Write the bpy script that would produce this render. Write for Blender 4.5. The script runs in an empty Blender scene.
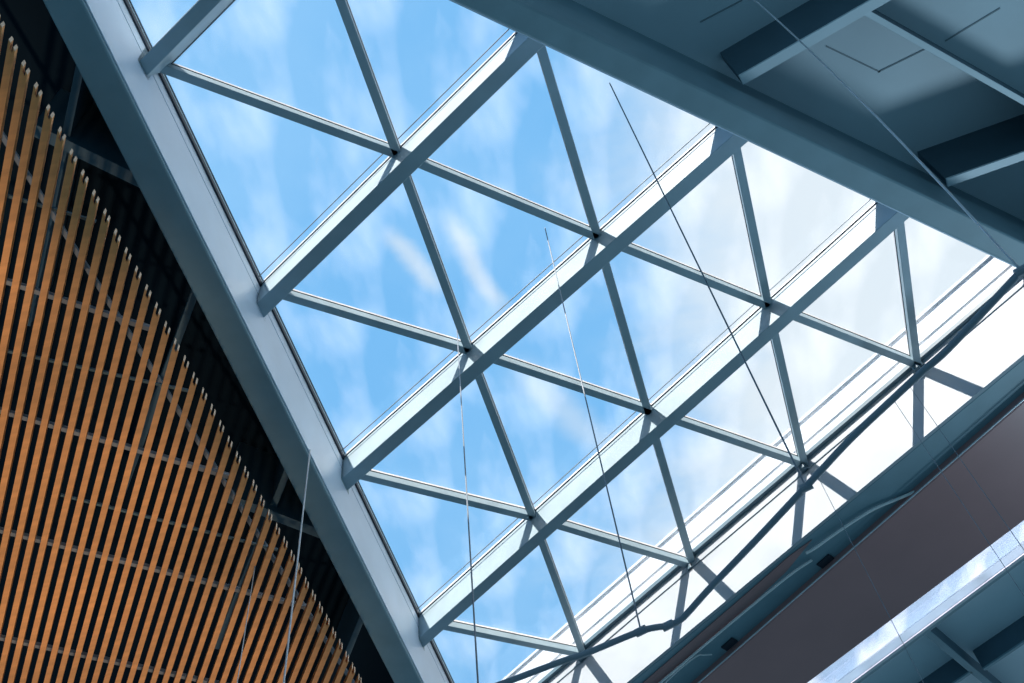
import bpy, bmesh, math, random
from mathutils import Vector, Matrix
random.seed(4)
# ------------------------------------------------------------------ camera
F = 1150.0
EYE = 1.6
zen = Vector((395-512, -350-341.5, F)).normalized()      # the vertical, in camera axes
fw = Vector((0, 0, 1)); wy = (fw - zen*fw.dot(zen)).normalized(); wx = wy.cross(zen)
def cam2w(v): v = Vector(v); return Vector((wx.dot(v), wy.dot(v), zen.dot(v)))
def un(p, h):
    """point of the horizontal plane h metres above the eye seen in direction p"""
    d = cam2w((p[0]-512, p[1]-341.5, F)); return d*(h/d.z)
def V2(p, h): q = un(p, h); return Vector((q.x, q.y))
cd = bpy.data.cameras.new('camera'); cam = bpy.data.objects.new('camera', cd)
bpy.context.scene.collection.objects.link(cam); bpy.context.scene.camera = cam
cd.sensor_width = 36; cd.lens = F/1024*36; cd.clip_end = 500
r = cam2w((1,0,0)); u = -cam2w((0,1,0)); b = -cam2w((0,0,1))
cam.matrix_world = Matrix(((r.x,u.x,b.x,0),(r.y,u.y,b.y,0),(r.z,u.z,b.z,EYE),(0,0,0,1)))
# ------------------------------------------------------------------ helpers
C = bpy.context.scene.collection
def tag(o, label=None, cat=None, group=None, kind=None):
    if label: o['label'] = label
    if cat: o['category'] = cat
    if group: o['group'] = group
    if kind: o['kind'] = kind
    return o
def empty(name, loc, label, cat, group=None):
    o = bpy.data.objects.new(name, None); C.objects.link(o)
    o.location = (loc[0], loc[1], loc[2]+EYE); o.empty_display_size = .1
    return tag(o, label, cat, group)
def obj(name, bm, mat, parent=None, bevel=0, smooth=False):
    """bm in eye-relative world coordinates"""
    bmesh.ops.recalc_face_normals(bm, faces=bm.faces)
    base = Vector(parent.location) if parent else None
    cs = [v.co.copy() for v in bm.verts]
    mid = sum(cs, Vector())/len(cs) + Vector((0,0,EYE))
    org = base if parent else mid
    if parent and parent.parent: org = Vector(parent.location)+Vector(parent.parent.location)
    for v in bm.verts: v.co = v.co + Vector((0,0,EYE)) - org
    me = bpy.data.meshes.new(name); bm.to_mesh(me); bm.free()
    o = bpy.data.objects.new(name, me); C.objects.link(o)
    me.materials.append(mat)
    if smooth:
        for p in me.polygons: p.use_smooth = True
    if parent: o.parent = parent
    else: o.location = org
    if bevel:
        m = o.modifiers.new('bevel', 'BEVEL'); m.width = bevel; m.segments = 2; m.limit_method = 'ANGLE'
    return o
def prism(bm, pts, z0, z1):
    """vertical prism over plan polygon; pts Vector2; z0/z1 numbers"""
    lo = [bm.verts.new((p[0], p[1], z0)) for p in pts]; hi = [bm.verts.new((p[0], p[1], z1)) for p in pts]
    n = len(pts)
    bm.faces.new(lo[::-1]); bm.faces.new(hi)
    for i in range(n): bm.faces.new((lo[i], lo[(i+1)%n], hi[(i+1)%n], hi[i]))
def strip(bm, a, b, o0, o1, z0, z1, ext=0, n=None):
    """bar along plan segment a-b, between the offsets o0 and o1 along normal n"""
    d = (b-a).normalized(); n = n if n is not None else Vector((-d.y, d.x))
    a = a-d*ext; b = b+d*ext
    prism(bm, [a+n*o0, b+n*o0, b+n*o1, a+n*o1], z0, z1)
def BM(): return bmesh.new()
def tube(bm, pts, rad, seg=10):
    pts = [Vector(p) for p in pts]; rings = []
    for i, p in enumerate(pts):
        t = (pts[min(i+1, len(pts)-1)]-pts[max(i-1, 0)]).normalized()
        up = Vector((0,0,1)) if abs(t.z) < .9 else Vector((1,0,0))
        s = t.cross(up).normalized(); w = s.cross(t)
        rings.append([bm.verts.new(p+(s*math.cos(2*math.pi*k/seg)+w*math.sin(2*math.pi*k/seg))*rad) for k in range(seg)])
    for i in range(len(rings)-1):
        for k in range(seg):
            bm.faces.new((rings[i][k], rings[i][(k+1)%seg], rings[i+1][(k+1)%seg], rings[i+1][k]))
    bm.faces.new(rings[0][::-1]); bm.faces.new(rings[-1])
def spline(pts, k=6):
    out = []
    P = [pts[0]]+list(pts)+[pts[-1]]
    for i in range(1, len(P)-2):
        for j in range(k):
            t = j/k; p0,p1,p2,p3 = P[i-1],P[i],P[i+1],P[i+2]
            out.append(.5*((2*p1)+(p2-p0)*t+(2*p0-5*p1+4*p2-p3)*t*t+(3*p1-p0-3*p2+p3)*t**3))
    out.append(pts[-1]); return out
def isect(a, b, c, d):
    """intersection of plan lines a-b, c-d"""
    r_ = b-a; s = d-c; x = r_.x*s.y-r_.y*s.x; t = ((c-a).x*s.y-(c-a).y*s.x)/x
    return a+r_*t
def split(poly, a, d):
    """split convex polygon by the line a + t d -> (left, right)"""
    n = Vector((-d.y, d.x)); L = []; R_ = []
    for i, p in enumerate(poly):
        q = poly[(i+1)%len(poly)]; sp = (p-a).dot(n); sq = (q-a).dot(n)
        if sp >= -1e-7: L.append(p)
        if sp <= 1e-7: R_.append(p)
        if sp*sq < 0 and abs(sp) > 1e-7 and abs(sq) > 1e-7:
            m = p+(q-p)*(sp/(sp-sq)); L.append(m); R_.append(m)
    def area(P): return abs(sum(P[i].x*P[(i+1)%len(P)].y-P[(i+1)%len(P)].x*P[i].y for i in range(len(P))))/2 if len(P) > 2 else 0
    return (L if area(L) > 1e-3 else None), (R_ if area(R_) > 1e-3 else None)
# ------------------------------------------------------------------ materials
def mat(name, col, rough=.5, metal=0, var=.08, scale=3, bump=0, spec=.5, stretch=None):
    m = bpy.data.materials.new(name); m.use_nodes = True; nt = m.node_tree; N = nt.nodes; L = nt.links
    b = N['Principled BSDF']; b.inputs['Roughness'].default_value = rough; b.inputs['Metallic'].default_value = metal
    b.inputs['Specular IOR Level'].default_value = spec
    tc = N.new('ShaderNodeTexCoord'); mp = N.new('ShaderNodeMapping'); no = N.new('ShaderNodeTexNoise')
    no.inputs['Scale'].default_value = scale; no.inputs['Detail'].default_value = 5
    L.new(tc.outputs['Object'], mp.inputs['Vector']); L.new(mp.outputs['Vector'], no.inputs['Vector'])
    if stretch: mp.inputs['Rotation'].default_value = (0,0,stretch[0]); mp.inputs['Scale'].default_value = stretch[1]
    cr = N.new('ShaderNodeValToRGB'); e = cr.color_ramp.elements
    e[0].position = .3; e[1].position = .7
    e[0].color = (*[c*(1-var) for c in col], 1); e[1].color = (*[min(1, c*(1+var)) for c in col], 1)
    L.new(no.outputs['Fac'], cr.inputs['Fac']); L.new(cr.outputs['Color'], b.inputs['Base Color'])
    if bump:
        bp = N.new('ShaderNodeBump'); bp.inputs['Strength'].default_value = bump; bp.inputs['Distance'].default_value = .01
        L.new(no.outputs['Fac'], bp.inputs['Height']); L.new(bp.outputs['Normal'], b.inputs['Normal'])
    return m
M = {}
M['steel'] = mat('blue_grey_painted_steel', (.22,.36,.43), .45)
M['rafter'] = mat('pale_grey_painted_steel', (.30,.42,.49), .45)
M['lining'] = mat('pale_aluminium_lining', (.64,.78,.93), .38, var=.06, scale=1.6)
M['wall'] = mat('white_plaster_board', (.35,.42,.48), .6, var=.04, scale=2.5)
M['gasket'] = mat('black_rubber_gasket', (.02,.03,.05), .6)
M['cap'] = mat('white_aluminium_cap', (.75,.77,.8), .4)
M['panel'] = mat('blue_grey_ceiling_panel', (.72,.85,.93), .35, var=.08, scale=.8)
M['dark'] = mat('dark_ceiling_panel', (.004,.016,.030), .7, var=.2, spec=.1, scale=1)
M['darksteel_and_shade'] = mat('dark_steel_and_web_shade', (.08,.15,.20), .45)
M['seam'] = mat('dark_panel_seam', (.30,.37,.42), .7)
M['brown'] = mat('brown_coated_metal', (.43,.235,.235), .28, var=.06, scale=1.2)
M['wood'] = mat('orange_brown_wood', (.66,.285,.095), .5, var=.16, scale=6, stretch=(math.radians(-119.4), (.12, 2.5, 2.5)), bump=.1)
M['woodend'] = mat('pale_cut_wood', (.78,.56,.4), .6)
M['wire'] = mat('steel_wire_rope', (.22,.27,.32), .4, metal=.3)
M['wirelight'] = mat('bright_steel_wire_rope', (.62,.68,.74), .4, metal=.2)
M['tube'] = mat('dark_slate_painted_tube', (.22,.28,.33), .5)
M['reflwhite'] = mat('white_tube_reflection', (.9,.93,.95), .35)
M['rail'] = mat('galvanised_rail', (.20,.23,.27), .45, metal=.2)
M['polished'] = mat('polished_light_steel', (.78,.82,.86), .25, metal=.2)
def glass(name='clear_dusty_glass', col=(.955,.98,.99,1), dust=.08):
    m = bpy.data.materials.new(name); m.use_nodes = True; nt = m.node_tree; N = nt.nodes; L = nt.links
    N.remove(N['Principled BSDF']); out = N['Material Output']
    t = N.new('ShaderNodeBsdfTransparent'); t.inputs['Color'].default_value = col
    g = N.new('ShaderNodeBsdfGlossy'); g.inputs['Roughness'].default_value = .03
    d = N.new('ShaderNodeBsdfTranslucent'); d.inputs['Color'].default_value = (.9,.93,.96,1)
    f = N.new('ShaderNodeFresnel'); f.inputs['IOR'].default_value = 1.25
    tc = N.new('ShaderNodeTexCoord'); mp = N.new('ShaderNodeMapping'); mp.inputs['Rotation'].default_value = (0,0,math.radians(35)); mp.inputs['Scale'].default_value = (1,.45,1)
    no = N.new('ShaderNodeTexNoise'); no.inputs['Scale'].default_value = 1.7; no.inputs['Detail'].default_value = 7
    mr = N.new('ShaderNodeMapRange'); mr.inputs[1].default_value = .45; mr.inputs[2].default_value = .75; mr.inputs[3].default_value = .0; mr.inputs[4].default_value = dust
    L.new(tc.outputs['Object'], mp.inputs['Vector']); L.new(mp.outputs['Vector'], no.inputs['Vector']); L.new(no.outputs['Fac'], mr.inputs['Value'])
    m1 = N.new('ShaderNodeMixShader'); m2 = N.new('ShaderNodeMixShader')
    L.new(mr.outputs[0], m1.inputs[0]); L.new(t.outputs[0], m1.inputs[1]); L.new(d.outputs[0], m1.inputs[2])
    L.new(f.outputs[0], m2.inputs[0]); L.new(m1.outputs[0], m2.inputs[1]); L.new(g.outputs[0], m2.inputs[2])
    L.new(m2.outputs[0], out.inputs['Surface']); return m
M['glass'] = glass()
M['tint'] = glass('blue_tinted_glass', (.78,.80,.90,1), .35)
# ------------------------------------------------------------------ plan geometry (metres, eye at the origin)
ZB = 9.15      # underside of the box beams
ZN = 10.0      # underside of the glazing bars
ZT = 10.12     # underside of the glass
ZR = 9.735     # underside of the rafters
ZC = 10.55     # ceiling panels
# inner faces of the three beams round the opening
La, Lb = V2((82.5,0), ZB), V2((422,683), ZB); Ld = (Lb-La).normalized()
Ta, Tb = V2((450,0), ZB), V2((1018,268), ZB); Td = (Tb-Ta).normalized()
Wa, Wb = V2((583,656), ZN), V2((918,370), ZN); Wd = (Wb-Wa).normalized()
Ln = Vector((-Ld.y, Ld.x))       # points away from the opening (to -x)
Tn = Vector((Td.y, -Td.x))       # away from the opening (towards the eye)
Wn = Vector((-Wd.y, Wd.x))       # away from the opening (+y)
apex = isect(La, Lb, Ta, Tb); cLW = isect(La, Lb, Wa, Wb); cTW = isect(Ta, Tb, Wa, Wb)
def on_left(a, b, off=0): return isect(a, b, La+Ln*off, Lb+Ln*off)
def on_top(a, b, off=0): return isect(a, b, Ta+Tn*off, Tb+Tn*off)
def on_wall(a, b, off=0): return isect(a, b, Wa+Wn*off, Wb+Wn*off)
nd = {k: V2(p, ZN) for k, p in {(2,1):(397,155),(3,1):(469,352),(3,2):(598,238),(4,1):(533,519),(4,2):(648,412),(4,3):(769,307)}.items()}
# near-side face line of every rafter at bar level
d3 = (nd[3,2]-nd[3,1]).normalized(); d4 = (nd[4,3]-nd[4,1]).normalized()
RL = {2: (nd[2,1], nd[2,1]+d3), 3: (nd[3,1], nd[3,2]), 4: (nd[4,1], nd[4,3])}
q1 = V2((136,64.5), ZR); RL[1] = (q1, q1+(V2((199,0), ZR)-q1).normalized())
RW = {1: .125, 2: .15, 3: .15, 4: .14}
# ------------------------------------------------------------------ rafters
ordn = {1: 'steel rafter, first and shortest, closest to the top left corner',
        2: 'steel rafter with sunlit side, second from the top left corner',
        3: 'steel rafter with sunlit side, third from the top left corner',
        4: 'steel rafter with sunlit side, nearest to the sunlit white wall'}
for k, (a, b) in RL.items():
    w = RW[k]; p = on_left(a, b); q = on_top(a, b)
    d = (q-p).normalized(); n = Vector((-d.y, d.x))       # n points away from the eye
    t = empty('rafter', (p.x, p.y, ZR), 'blue-grey steel '+ordn[k], 'roof beam', 'rafters across the skylight')
    bm = BM()
    p2 = on_left(a+n*w, b+n*w); q2 = on_top(a+n*w, b+n*w)
    lean = -.10 if k == 1 else 0                           # the first rafter leans away
    lo = [bm.verts.new((v.x, v.y, ZR)) for v in (p, q, q2, p2)]
    hi = [bm.verts.new((v.x-n.x*lean, v.y-n.y*lean, ZN+.09)) for v in (p, q, q2, p2)]
    bm.faces.new(lo); bm.faces.new(hi[::-1])
    for i in range(4): bm.faces.new((lo[i], lo[(i+1)%4], hi[(i+1)%4], hi[i]))
    obj('beam_body', bm, M['rafter'], t, bevel=.006)
    s = -n*lean
    bm = BM(); strip(bm, p+s, q+s, -.005, w+.005, ZN+.09, ZN+.098, n=n); obj('gasket', bm, M['gasket'], t)
    bm = BM(); strip(bm, p+s, q+s, -.012, w+.012, ZN+.098, ZT, n=n); obj('glazing_cap', bm, M['cap'], t)
    bm = BM(); strip(bm, p+s, q+s, -.075, -.066, ZT-.008, ZT-.001, n=n); obj('seal_line', bm, M['wire'], t)
    bm = BM(); strip(bm, p+s, q+s, w/2-.03, w/2+.03, ZT+.03, ZT+.07, n=n); obj('outer_cap', bm, M['cap'], t)
    bm = BM(); e = Ld
    pp = (p+p2)/2
    prism(bm, [pp-e*(w*.62+.02)-Ln*.012, pp+e*(w*.62+.02)-Ln*.012, pp+e*(w*.62+.02)-Ln*.0, pp-e*(w*.62+.02)-Ln*.0], ZR-.03, ZN+.05)
    obj('end_plate', bm, M['steel'], t)
# ------------------------------------------------------------------ glazing bars
def raf(k, a, b, side):
    p, q = RL[k]; d = (q-p).normalized(); n = Vector((-d.y, d.x))
    o = 0 if side == 'near' else RW[k]
    return isect(a, b, p+n*o, q+n*o)
A = {1: ((165,70),(397,155),(598,238),(769,307),(918,366)), 2: ((279,295),(469,352),(648,412),(805,466)),
     3: ((366,478),(533,519),(692,567)), 4: ((446,628),(583,656))}
B = {1: ((340,0),(397,155),(469,352),(533,519),(583,655)), 2: ((543,55),(598,238),(648,412),(693,566)),
     3: ((737,150),(769,307),(805,466)), 4: ((901.5,232),(918,367))}
word = {1: 'first', 2: 'second', 3: 'third', 4: 'fourth'}
def bar(a, b, lab, grp):
    t = empty('glazing_bar', (a.x, a.y, ZN), lab, 'glazing bar', grp)
    bm = BM(); strip(bm, a, b, -.04, .04, ZN, ZN+.09); obj('bar_body', bm, M['rafter'], t, bevel=.004)
    bm = BM(); strip(bm, a, b, -.043, .043, ZN+.09, ZN+.096); obj('gasket', bm, M['gasket'], t)
    bm = BM(); strip(bm, a, b, -.046, .046, ZN+.096, ZT); obj('glazing_cap', bm, M['cap'], t)
lines = []
place = {0: 'the first rafter', 1: 'the second rafter', 2: 'the third rafter', 3: 'the fourth rafter', 4: 'the white wall'}
bay = {1: 'between the first and second rafters', 2: 'between the second and third rafters',
       3: 'between the third and fourth rafters', 4: 'between the fourth rafter and the white wall'}
for fam, D in (('A', A), ('B', B)):
    for row, P in D.items():
        Q = [V2(p, ZN) for p in P]
        for i in range(len(Q)-1):
            a, b = Q[i], Q[i+1]
            if fam == 'A':
                k0 = row+i                       # leaves rafter k0 on its far side
                if i == 0: a2 = raf(k0, a, b, 'far'); 
                else: a2 = raf(k0, a, b, 'far')
                if i == 0:
                    al = on_left(a, b); a2 = al if (al-b).length < (a2-b).length else a2
            else:
                k0 = row+i if row > 0 else i
                k0 = i+row
                if i == 0 and row > 1:
                    at = on_top(a, b); ar = raf(k0, a, b, 'far'); a2 = at if (at-b).length < (ar-b).length else ar
                elif i == 0:
                    a2 = raf(1, a, b, 'far')
                else: a2 = raf(k0, a, b, 'far')
            k1 = k0+1
            b2 = raf(k1, a, b, 'near') if k1 <= 4 else on_wall(a, b)
            fd = {'A': 'flatter slanting glazing bar', 'B': 'steep glazing bar'}[fam]
            nth = {'A': {1: 'uppermost line', 2: 'second line down', 3: 'third line down', 4: 'lowest line'},
                   'B': {1: 'leftmost line', 2: 'second line from left', 3: 'third line from left', 4: 'rightmost line'}}[fam][row]
            bar(a2, b2, f'{fd}, {nth}, {bay[k0]}', {'A': 'flatter slanting glazing bars', 'B': 'steep glazing bars'}[fam])
            lines.append((k0, a, b))
# ------------------------------------------------------------------ glass panes
def side(p, k):
    a, b = RL[k]; d = (b-a).normalized(); n = Vector((-d.y, d.x)); return (p-a-n*RW[k]/2).dot(n)
o_ = .1
def off(a, b, n, o): return a+n*o, b+n*o
l2 = off(La, Lb, Ln, .08); t2 = off(Ta, Tb, Tn, .08); w2 = off(Wa, Wb, Wn, .05)
polys = [[isect(*l2, *t2), isect(*t2, *w2), isect(*l2, *w2)]]
for k in (1,2,3,4):
    a, b = RL[k]; d = (b-a).normalized(); n = Vector((-d.y, d.x)); new = []
    for P in polys:
        x, y = split(P, a+n*RW[k]/2, d); new += [q for q in (x, y) if q]
    polys = new
def bay_of(P):
    c = sum(P, Vector((0,0)))/len(P); k = 0
    for j in (1,2,3,4):
        if side(c, j) > 0: k = j
    return k
panes = []
for P in polys:
    k = bay_of(P); cur = [P]
    for (kk, a, b) in lines:
        if kk != k: continue
        new = []
        for R_ in cur:
            x, y = split(R_, a, (b-a).normalized()); new += [q for q in (x, y) if q]
        cur = new
    panes += cur
for i, P in enumerate(panes):
    c = sum(P, Vector((0,0)))/len(P)
    Q = [v+(c-v).normalized()*.008 for v in P]
    bm = BM(); prism(bm, Q, ZT, ZT+.024)
    o = obj(f'window_{i+1}', bm, M['glass']); tag(o, kind='structure')
# ------------------------------------------------------------------ left box beam
far = 4
t = empty('box_girder', (La.x, La.y, ZB), 'long blue-grey steel box beam with pale lined side, between the wooden slats and the skylight', 'beam')
x0, x1 = apex-Ld*2, cLW+Ld*5
bm = BM(); prism(bm, [x0, x1, x1+Ln*.30, x0+Ln*.285], ZB, ZT+.05); obj('beam_body', bm, M['steel'], t, bevel=.02)
bm = BM(); strip(bm, x0, x1, .12, .2, ZT+.05, ZC+.1, n=Ln); obj('web', bm, M['steel'], t)
bm = BM(); strip(bm, x0, x1, -.012, 0, ZB+.035, 9.90, n=Ln); obj('side_lining', bm, M['lining'], t, bevel=.006)
bm = BM(); strip(bm, x0, x1, -.012, 0, 9.915, 10.06, n=Ln); obj('upper_lining', bm, M['lining'], t, bevel=.004)
bm = BM(); strip(bm, x0, x1, -.03, 0, 10.06, ZT, n=Ln); obj('gasket', bm, M['gasket'], t)
bm = BM(); strip(bm, x0, x1, .03, .12, ZT+.05, ZT+.09, n=Ln); obj('roof_flashing', bm, M['cap'], t)
# ------------------------------------------------------------------ top right box beam
t = empty('box_girder', (Ta.x, Ta.y, ZB), 'wide blue-grey steel box beam along the upper right edge of the skylight', 'beam')
x0, x1 = apex-Td*2+Tn*0, cTW+Td*6
bm = BM(); prism(bm, [x0, x1, x1+Tn*.262, x0+Tn*.20], ZB, 9.84); obj('beam_body', bm, M['steel'], t, bevel=.02)
bm = BM(); strip(bm, x0, x1, .03, .17, 9.84, ZC+.1, n=Tn); obj('web', bm, M['steel'], t)
bm = BM(); strip(bm, x0, x1, 0, .03, 9.84, ZT+.05, n=Tn); obj('side_lining', bm, M['lining'], t)
bm = BM(); strip(bm, x0, x1, -.012, .0, ZB+.03, 9.83, n=Tn); obj('lower_lining', bm, M['lining'], t)
bm = BM(); strip(bm, x0, x1, .0, .03, ZT+.05, ZT+.09, n=Tn); obj('roof_flashing', bm, M['cap'], t)
# ------------------------------------------------------------------ sunlit upstand wall and its beam
x0, x1 = cLW-Wd*1.5, cTW+Wd*3.2
bm = BM(); strip(bm, x0, x1, 0, .04, ZB, 10.09, n=Wn); tag(obj('wall_right', bm, M['wall']), kind='structure')
bm = BM(); strip(bm, x0, x1, -.012, 0, 9.925, 9.94, n=Wn); tag(obj('trim_1', bm, M['seam']), kind='structure')
bm = BM(); strip(bm, x0, x1, -.05, .0, 10.065, 10.12, n=Wn); tag(obj('trim_2', bm, M['darksteel_and_shade']), kind='structure')
bm = BM(); strip(bm, x0, x1, .0, .05, 10.16, 10.62, n=Wn); strip(bm, x0, x1, -.03, .09, 10.62, 10.66, n=Wn); strip(bm, x0, x1, -.02, 0, 10.30, 10.33, n=Wn)
tag(obj('parapet', bm, M['wall']), 'white sunlit parapet strip outside the glass, above the white upstand wall', 'parapet')
l2a, l2b = V2((706,677), ZB), V2((1024,400), ZB); l2d = (l2b-l2a).normalized()
m0, m1 = l2a-l2d*2.5, l2b+l2d*2.5
t = empty('box_girder', (l2a.x, l2a.y, ZB), 'dark teal box beam below the sunlit white wall, beside the wide brown panel', 'beam')
bm = BM(); prism(bm, [x0+Wn*.04, x1+Wn*.04, m1, m0], ZB, 10.15); obj('beam_body', bm, M['steel'], t, bevel=.012)
bm = BM(); q0, q1 = V2((706,677), 9.04), V2((1024,400), 9.04); qd = (q1-q0).normalized(); strip(bm, q0-qd*2.5, q1+qd*2.5, -.004, .004, 9.04, 9.056); obj('edge_lip', bm, M['polished'], t)
# purple-brown cover sheet on the lower part of the beam underside
bm = BM(); prism(bm, [V2(p, ZB-.012) for p in ((600,722),(642,684),(736,603),(790,556),(812,540),(786,572),(738,617),(662,682),(615,724))], ZB-.012, ZB-.001)
obj('cover_sheet', bm, M['brown'], t)
for c_ in ((730,645),(826,562)):
    p = V2(c_, ZB-.02); bm = BM(); strip(bm, p-l2d*.09, p+l2d*.09, -.05, .04, ZB-.02, ZB-.001); obj('slot_plate', bm, M['gasket'], t)
# tube's reflection in the beam underside, modelled as bright strips
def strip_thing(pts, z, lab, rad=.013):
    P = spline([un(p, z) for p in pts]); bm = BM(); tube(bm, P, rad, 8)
    tag(obj('reflection_strip', bm, M['reflwhite'], smooth=True), lab, 'reflection strip')
strip_thing([(640,699),(661,682),(700,649),(738,617),(777,585),(798,569),(812,560)], ZB-.035, 'thin modelled tube reflection running straight along the purple-brown sheet under the dark teal beam', .014)
strip_thing([(806,553),(815,548),(836,533),(870,511),(895,500),(912,493),(921,488)], ZB-.035, 'thin modelled tube reflection curving in to meet the edge of the wide brown panel', .016)
strip_thing([(664,684),(680,669),(697,656),(704,655),(712,654.5)], ZB-.035, 'short hooked modelled tube reflection under the dark teal beam at the bottom of the photo', .008)
# ------------------------------------------------------------------ brown soffit beam, strip skylight
ZS = 9.05
s0, s1 = V2((808,683), ZS), V2((1024,521), ZS); sd = (s1-s0).normalized(); e0, e1 = s0-sd*3, s1+sd*3
sn = Vector((-sd.y, sd.x))
k0, k1 = V2((706,677), ZS), V2((1024,400), ZS); kd = (k1-k0).normalized()
bm = BM(); prism(bm, [k0-kd*2.5+Wn*.012, k1+kd*2.5+Wn*.012, e1, e0], ZS, 9.95)
tag(obj('soffit_panel', bm, M['brown'], bevel=.015), 'wide smooth purple-brown soffit panel between the dark teal beam and the bright strip of glass', 'soffit panel')
g0, g1 = V2((850,683), 9.5), V2((1024,553), 9.5); gd = (g1-g0).normalized(); gn = Vector((-gd.y, gd.x))
h0, h1 = g0-gd*4, g1+gd*4
bm = BM(); prism(bm, [e0, e1, h1, h0], 9.62, 9.64); tag(obj(f'window_{len(panes)+1}', bm, M['tint']), kind='structure')
t = empty('edge_girder', (g0.x, g0.y, 9.5), 'slim pale edged steel beam along the outer side of the bright glass strip', 'beam')
bm = BM(); strip(bm, h0, h1, 0, .11, 9.5, ZC+.1, n=gn); obj('beam_body', bm, M['steel'], t, bevel=.01)
bm = BM(); strip(bm, h0, h1, .0, .045, 9.485, 9.5, n=gn); obj('edge_lip', bm, M['polished'], t)
# ------------------------------------------------------------------ ceilings around the opening
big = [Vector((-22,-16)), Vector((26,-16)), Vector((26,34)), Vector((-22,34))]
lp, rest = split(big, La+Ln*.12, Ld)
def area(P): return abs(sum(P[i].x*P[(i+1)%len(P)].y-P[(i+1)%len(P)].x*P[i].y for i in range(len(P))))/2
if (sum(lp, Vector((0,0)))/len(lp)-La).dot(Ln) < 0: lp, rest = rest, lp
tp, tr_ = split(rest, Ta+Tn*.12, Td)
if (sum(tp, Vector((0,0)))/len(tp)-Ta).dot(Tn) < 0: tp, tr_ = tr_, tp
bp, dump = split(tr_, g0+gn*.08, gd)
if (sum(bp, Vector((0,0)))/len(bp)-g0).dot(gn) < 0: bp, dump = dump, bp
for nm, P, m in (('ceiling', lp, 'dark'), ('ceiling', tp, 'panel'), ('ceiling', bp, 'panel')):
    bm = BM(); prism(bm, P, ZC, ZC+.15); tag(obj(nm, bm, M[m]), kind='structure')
# seams of the ceiling panels
def seam(p, q, z=ZC, w=.007):
    a, b = V2(p, z), V2(q, z); bm = BM(); strip(bm, a, b, -w, w, z-.006, z); return bm
n_ = 3
for p, q in (((826,46),(880,72)), ((878,72),(925,49)), ((945,41),(1000,8)), ((700,22),(742,0))):
    tag(obj(f'trim_{n_}', seam(p, q), M['seam']), kind='structure'); n_ += 1
# ceiling beams: I sections with bottom flange at zb
def ibeam(p, q, zb, w, lab, m='steel', web=.02, ext0=0, ext1=0, depth=None, grp=None):
    a, b = V2(p, zb), V2(q, zb); d = (b-a).normalized(); a = a-d*ext0; b = b+d*ext1
    t = empty('steel_joist', (a.x, a.y, zb), lab, 'ceiling beam', grp)
    bm = BM(); strip(bm, a, b, -w/2, w/2, zb, zb+.025); obj('bottom_flange', bm, M[m], t, bevel=.004)
    bm = BM(); strip(bm, a, b, -w*.42, w*.42, zb+.025, ZC); obj('web', bm, M['darksteel_and_shade'], t)  # web's darker colour stands for its unlit side
g = 'ceiling beams above the upper right panels'
ibeam((741,80.5),(881,0), 9.83, .10, 'blue-grey ceiling beam slanting up from the top right box beam to the top edge', 'panel', ext1=3, grp=g)
ibeam((866,12.5),(1024,102), 9.86, .055, 'slender ceiling beam with pale lower edge crossing the upper right corner', 'panel', ext1=2, grp=g)
ibeam((947,183),(1024,156), 9.83, .09, 'blue-grey ceiling beam at the right edge, meeting the box beam below the pale wire', 'panel', ext1=2, grp=g)
g = 'ceiling beams in the lower right corner'
ibeam((912,620),(1000,694), 10.22, .085, 'ceiling beam running down to the lower right corner from the bright glass strip', 'steel', ext1=2, grp=g)
ibeam((984,670),(1024,643), 10.22, .05, 'slender ceiling beam at the right edge, in the lower right corner', 'steel', ext1=2, grp=g)
ibeam((972,672),(946,690), 10.22, .05, 'slender ceiling beam at the bottom edge, in the lower right corner', 'steel', ext1=2, grp=g)
g = 'dark ceiling beams above the slats'
ibeam((60,143),(138,181), 9.6, .11, 'dark ceiling beam above the upper wooden slats, meeting the left box beam', 'darksteel_and_shade', ext0=.25, ext1=.3, grp=g)
ibeam((250,507),(335,540), 9.6, .11, 'dark ceiling beam above the lower wooden slats, meeting the left box beam', 'darksteel_and_shade', ext0=.25, ext1=.3, grp=g)
ibeam((82,58),(66,135), 9.7, .07, 'thin dark ceiling beam between the topmost wooden slats and the left box beam', 'darksteel_and_shade', ext0=.3, ext1=2, grp=g)
ibeam((196,290),(176,345), 9.7, .07, 'thin dark ceiling beam behind the middle of the slat edge', 'darksteel_and_shade', ext0=.3, ext1=2, grp=g)
ibeam((288,470),(268,520), 9.7, .07, 'thin dark ceiling beam just above the lower wooden slat ends and pale wire', 'darksteel_and_shade', ext0=.3, ext1=2, grp=g)
ibeam((362,618),(345,660), 9.7, .07, 'thin dark ceiling beam near the bottom of the photo beside the last slat ends', 'darksteel_and_shade', ext0=.3, ext1=2, grp=g)
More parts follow.
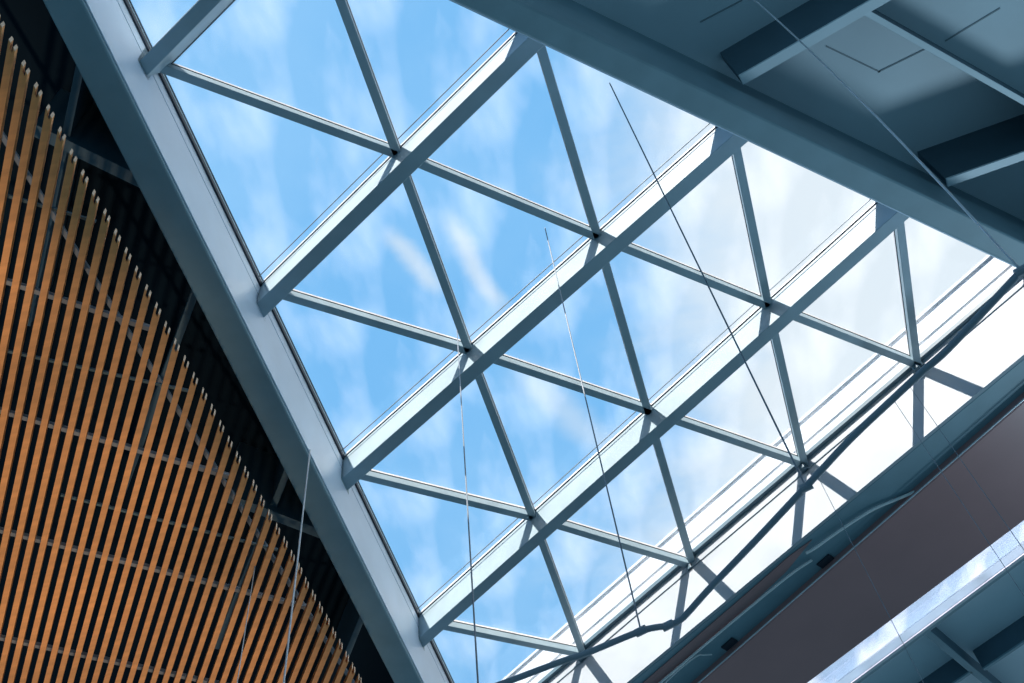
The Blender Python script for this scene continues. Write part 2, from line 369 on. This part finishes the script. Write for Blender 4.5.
# ------------------------------------------------------------------ wooden slats
ZL = 8.2
ta, tb = V2((11.7,45.5), ZL), V2((353.7,670), ZL); ed = (tb-ta).normalized(); pitch = (tb-ta).length/38
sdir = Vector((math.cos(math.radians(119.4)), math.sin(math.radians(119.4)))); sperp = Vector((sdir.y, -sdir.x))
W = .052; HT = .075; TH = .011; LEN = 8.2
k = 1/abs(sperp.dot(ed))      # mitre: the cut follows the edge line
def slat_bm(part):
    bm = BM()
    def pt(s, along): return ed*(s*k)+sdir*along
    if part == 'bottom': prism(bm, [pt(0,.045), pt(W,.045), pt(W,LEN), pt(0,LEN)], 0, TH)
    elif part == 'sides':
        prism(bm, [pt(0,.0), pt(TH*1.2,.0), pt(TH*1.2,LEN), pt(0,LEN)], TH*.0+.0, HT) if False else None
        for s in (0, W-TH*1.3): prism(bm, [pt(s,.006), pt(s+TH*1.3,.006), pt(s+TH*1.3,LEN), pt(s,LEN)], -.0008, HT)
    else:
        for s in (0, W-TH*1.3): prism(bm, [pt(s,0), pt(s+TH*1.3,0), pt(s+TH*1.3,.006), pt(s,.006)], -.0008, HT)
    return bm
def mesh_obj(name, bm, m, parent):
    bmesh.ops.recalc_face_normals(bm, faces=bm.faces); me = bpy.data.meshes.new(name); bm.to_mesh(me); bm.free(); me.materials.append(m)
    o = bpy.data.objects.new(name, me); C.objects.link(o); o.parent = parent; return o
LAB = 'long orange-brown wooden slat with forked end, one of the parallel row on the left'
proto = empty('wooden_slat', (0,0,ZL), LAB, 'slat', 'orange-brown wooden slats of the left ceiling')
mesh_obj('bottom_board', slat_bm('bottom'), M['wood'], proto); mesh_obj('side_board', slat_bm('sides'), M['wood'], proto); mesh_obj('cut_end', slat_bm('ends'), M['woodend'], proto)
for i in range(-1, 41):
    o = proto if i == -1 else proto.copy()
    if i >= 0:
        C.objects.link(o)
        for ch in proto.children:
            c = ch.copy(); C.objects.link(c); c.parent = o
    p = ta+ed*(pitch*i)-ed*(W*k/2)+sdir*random.uniform(-.008,.008)
    o.location = (p.x, p.y, ZL+EYE)
# carrier rails above the slats
rr = [((8,283),(65,301.7)), ((8,414),(190,466.3)), ((8,533.5),(257,596)), ((8,640.6),(185,678))]
zr = ZL+HT+.002
edge_pt = ta+sdir*.25
nm = ['topmost', 'second', 'third', 'lowest']
for j, (p, q) in enumerate(rr):
    a, b = V2(p, zr), V2(q, zr); d = (b-a).normalized()
    e = isect(a, b, edge_pt, edge_pt+ed); s = isect(a, b, ta+sdir*8, ta+sdir*8+ed)
    bm = BM(); strip(bm, a-d*2.5, e, -.02, .02, zr, zr+.04)
    tag(obj('carrier_rail', bm, M['rail']), f'pale metal rail crossing above the wooden slats, {nm[j]} of the four in the gaps', 'ceiling rail', 'pale rails above the slats')
for j, (p, q) in enumerate([((38,204),(69,213)), ((120,375),(202,393)), ((195,528),(262,545))]):
    a, b = V2(p, zr+.1), V2(q, zr+.1); d = (b-a).normalized(); e = isect(a, b, edge_pt, edge_pt+ed)
    bm = BM(); strip(bm, a-d*1.2, e, -.012, .012, zr+.08, zr+.1)
    tag(obj('carrier_rail', bm, M['darksteel_and_shade']), f'thin dark rail behind the wooden slats, {["uppermost","middle","lowest"][j]} of the three near the slat ends', 'ceiling rail', 'dark rails behind the slats')
a, b = V2((130,336), 8.9), V2((332,651), 8.9); d = (b-a).normalized()
bm = BM(); strip(bm, a-d*3, b+d*2, -.02, .02, 8.9, 8.93)
tag(obj('cable_tray', bm, M['rail']), 'narrow pale tray running parallel to the slat ends, glimpsed through the gaps', 'cable tray')
# ------------------------------------------------------------------ hanging wires and the curved tube
ZU = 4.5
TP = [(440,706),(504,683),(560,662),(587,653),(641,631),(668,625.5),(680,620),(689,611.5),(710,588),(757,539),(815,477),(851,438.5),(896,396),(923,371),(948,349),(1000,294),(1022,271),(1060,236)]
pts = spline([un(p, ZU) for p in TP], 5)
t = empty('curved_tube', un(TP[0], ZU), 'dark slim curved tube hanging on wires below the skylight, bent near the bottom', 'tube')
bm = BM(); tube(bm, pts, .0185, 12); obj('tube_body', bm, M['tube'], t, smooth=True)
for c_ in ((641,631),(668,625.5),(806,487),(1022,271)):
    p = un(c_, ZU); bm = BM(); tube(bm, [p+Vector((-.03,.012,0)), p+Vector((.03,-.012,0))], .024, 12); obj('clamp', bm, M['tube'], t)
def wire(a, b, lab, m='wire', rad=.0055, grp='thin steel suspension wires', bead=None):
    bm = BM(); tube(bm, [a, b], rad, 6)
    o = obj('suspension_wire', bm, M[m]); tag(o, lab, 'wire', grp); return o
p = un((545,228), ZN); q = un((641,631), ZU); wire(p, q+Vector((0,0,.02)), 'thin dark wire from an upper glazing bar down to the curved tube')
p = un((458,385), 10.0); p = Vector((p.x, p.y, 9.99)); p0 = un((455,332), ZN)
q = un((478,683), 4.0); wire(un((457,330), ZN), q+(q-un((457,330), ZN))*.3, 'thin wire hanging in front of the third rafter, crossing the left panes')
p = un((612,88), ZB); pin = p-Vector((0,0,.0)); q = un((806,487), ZU)
wire(p+(p-q)*.02, q+Vector((0,0,.02)), 'thin dark wire from the top right box beam down to the curved tube')
p = un((310,450), ZB); p = Vector((p.x, p.y, ZB)); q = Vector((p.x-.03, p.y, 2.0)); wire(p, q, 'pale wire hanging from the left box beam in front of the slat ends', 'wirelight', .008)
p = un((255,566), ZL+.0); q = Vector((p.x, p.y, 2.0)); wire(Vector((p.x,p.y,ZL+.0)), q, 'faint pale wire hanging from the wooden slats', 'wirelight', .0045)
q = un((1022,271), ZU); wp = []
for i in range(15):
    s = i/14; z = ZU+(ZC-ZU)*s; wp.append(Vector((q.x+.0*s+math.sin(s*3.1)*.04, q.y-math.sin(s*3.1)*.03, z)))
bm = BM(); tube(bm, wp, .0065, 8); tag(obj('suspension_wire', bm, M['wirelight'], smooth=True), 'pale slightly bowed wire across the upper right ceiling panels down to the tube end', 'wire', 'thin steel suspension wires')
for c_, lab in (((817,475),'faint wire dropping from the curved tube in front of the brown panel'), ((893,399),'faint wire below the curved tube towards the right, left one of a close pair'), ((908,384),'faint wire below the curved tube towards the right, right one of a close pair')):
    p = un(c_, ZU); wire(p, Vector((p.x, p.y, 1.2)), lab, 'wire', .0014)
# brackets where the bars land on the white wall
for i, c_ in enumerate(((583,656),(693,567.5),(805,468),(918,369))):
    p = V2(c_, ZN); bm = BM(); prism(bm, [p-Wd*.055, p+Wd*.055, p+Wd*.03-Wn*.09, p-Wd*.03-Wn*.09], ZN-.075, ZN-.004)
    tag(obj('steel_bracket', bm, M['darksteel_and_shade'], bevel=.005), 'small dark steel bracket on the white wall, '+['lowest of the four','second from the bottom','second from the right end','closest to the right edge'][i], 'bracket', 'brackets along the white wall')
# ------------------------------------------------------------------ light
sd_ = bpy.data.lights.new('sun', 'SUN'); so = bpy.data.objects.new('sun', sd_); C.objects.link(so)
v = Vector((.315,.625,-.715)).normalized(); so.rotation_euler = v.to_track_quat('-Z', 'Y').to_euler()
sd_.energy = 12; sd_.angle = math.radians(.55); sd_.color = (1,.83,.72)
def spot(loc, tgt, power, col, size, rad=.15):
    l = bpy.data.lights.new('spot', 'SPOT'); o = bpy.data.objects.new('added_slat_light', l); C.objects.link(o)
    o.location = (loc[0], loc[1], loc[2]+EYE); l.energy = power; l.color = col; l.spot_size = math.radians(size); l.spot_blend = .6; l.shadow_soft_size = rad
    o.rotation_euler = (Vector(tgt)-Vector(loc)).to_track_quat('-Z', 'Y').to_euler()
for i, (lx, ly) in enumerate(((-3.2,2.5), (-2.8,4.6), (-2.5,6.6), (-2.2,8.6))):  # unseen warm spots added to brighten the slats
    spot((lx,ly,-.6), (lx-(2.5,2.2,2.2,2.2)[i],ly+(.1,.5,.5,.5)[i],8.2), (1350,1000,820,800)[i], (1,.74,.52), 35, .1)
l = bpy.data.lights.new('added_ceiling_spot', 'SPOT'); o = bpy.data.objects.new('added_ceiling_light', l); C.objects.link(o)  # unseen cool spot added to brighten the upper right ceiling
o.location = (12.8, 14.2, -2.8+EYE); l.energy = 3300; l.color = (.6,.84,1); l.spot_size = math.radians(40); l.spot_blend = .9; l.shadow_soft_size = 1.5
o.rotation_euler = (Vector((5.4,2.8,10.5))-Vector((12.8,14.2,-2.8))).to_track_quat('-Z', 'Y').to_euler()
# sky and surroundings
w = bpy.data.worlds.new('sky'); bpy.context.scene.world = w; w.use_nodes = True; nt = w.node_tree; N = nt.nodes; L = nt.links
bg = N['Background']
tc = N.new('ShaderNodeTexCoord'); sp = N.new('ShaderNodeSeparateXYZ'); L.new(tc.outputs['Generated'], sp.inputs[0])
def mth(op, a, b=None, clamp=False):
    n = N.new('ShaderNodeMath'); n.operation = op; n.use_clamp = clamp
    for i, x in enumerate((a, b)):
        if x is None: continue
        if isinstance(x, (int, float)): n.inputs[i].default_value = x
        else: L.new(x, n.inputs[i])
    return n.outputs[0]
zc = mth('MAXIMUM', sp.outputs[2], .05)
gx = mth('DIVIDE', sp.outputs[0], zc); gy = mth('DIVIDE', sp.outputs[1], zc)
cb = N.new('ShaderNodeCombineXYZ'); L.new(gx, cb.inputs[0]); L.new(gy, cb.inputs[1])
def noise(scale, rot, sc, detail=8, rough=.55, loc=(0,0,0)):
    mp = N.new('ShaderNodeMapping'); mp.inputs['Rotation'].default_value = (0,0,rot); mp.inputs['Scale'].default_value = sc; mp.inputs['Location'].default_value = loc
    n = N.new('ShaderNodeTexNoise'); n.inputs['Scale'].default_value = scale; n.inputs['Detail'].default_value = detail; n.inputs['Roughness'].default_value = rough
    L.new(cb.outputs[0], mp.inputs['Vector']); L.new(mp.outputs['Vector'], n.inputs['Vector']); return n.outputs['Fac']
def rng(x, a, b, c=0, d=1, smooth=True):
    n = N.new('ShaderNodeMapRange'); n.interpolation_type = 'SMOOTHSTEP' if smooth else 'LINEAR'
    n.inputs[1].default_value = a; n.inputs[2].default_value = b; n.inputs[3].default_value = c; n.inputs[4].default_value = d
    L.new(x, n.inputs[0]); return n.outputs[0]
n1 = noise(3.0, .4, (1,1,1)); n2 = noise(5.5, .9, (.45,1.3,1), 9, .6, (3,1,0))
# cloud cover grows towards +x
cover = rng(mth('ADD', gx, mth('MULTIPLY', gy, .08)), -.03, .44, -.20, .54, False)
cl = rng(mth('ADD', mth('ADD', mth('MULTIPLY', n1, .65), mth('MULTIPLY', n2, .35)), cover), .47, .88)
# two thin vapour streaks
def streak(p, q, wd):
    a = un(p, 1.0); b_ = un(q, 1.0); d = Vector((b_.x-a.x, b_.y-a.y)); ln = d.length; d.normalize(); n = Vector((-d.y, d.x))
    al = mth('ADD', mth('MULTIPLY', mth('SUBTRACT', gx, a.x), d.x), mth('MULTIPLY', mth('SUBTRACT', gy, a.y), d.y))
    ac = mth('ADD', mth('MULTIPLY', mth('SUBTRACT', gx, a.x), n.x), mth('MULTIPLY', mth('SUBTRACT', gy, a.y), n.y))
    ac = mth('ABSOLUTE', mth('ADD', ac, mth('MULTIPLY', mth('SUBTRACT', n2, .5), .05)))
    return mth('MULTIPLY', mth('MULTIPLY', rng(ac, wd, 0), rng(al, 0, ln*.3)), mth('MULTIPLY', rng(al, ln, ln*.7), .6))
st = mth('MAXIMUM', streak((375,225),(448,300), .016), streak((435,208),(510,325), .016))
st = mth('MAXIMUM', st, mth('MULTIPLY', streak((505,350),(640,470), .03), .7))
cl = mth('MAXIMUM', cl, st)
cr = N.new('ShaderNodeMix'); cr.data_type = 'RGBA'
blue = N.new('ShaderNodeMix'); blue.data_type = 'RGBA'
L.new(rng(n1, .35, .65), blue.inputs[0]); blue.inputs[6].default_value = (.22,.55,.96,1); blue.inputs[7].default_value = (.30,.62,1.0,1)
L.new(cl, cr.inputs[0]); L.new(blue.outputs[2], cr.inputs[6]); cr.inputs[7].default_value = (.86,.93,1.0,1)
# below the horizon: the dim hall and floor of the terminal
gm = N.new('ShaderNodeMix'); gm.data_type = 'RGBA'
fc = N.new('ShaderNodeMix'); fc.data_type = 'RGBA'
az = mth('ADD', mth('MULTIPLY', sp.outputs[0], .5), mth('MULTIPLY', sp.outputs[1], .86))
L.new(mth('MULTIPLY', rng(az, .35, .75), rng(sp.outputs[2], -.62, -.2)), fc.inputs[0])
fc.inputs[6].default_value = (.055,.12,.165,1); fc.inputs[7].default_value = (.7,.95,1.15,1)     # the glazed front of the hall
L.new(rng(sp.outputs[2], -.02, .03), gm.inputs[0]); L.new(fc.outputs[2], gm.inputs[6]); L.new(cr.outputs[2], gm.inputs[7])
L.new(gm.outputs[2], bg.inputs['Color']); bg.inputs['Strength'].default_value = 1.0
sc = bpy.context.scene
sc.view_settings.view_transform = 'Standard'; sc.view_settings.look = 'None'; sc.view_settings.gamma = 1; sc.view_settings.use_curve_mapping = False
sc.view_settings.exposure = 0.0
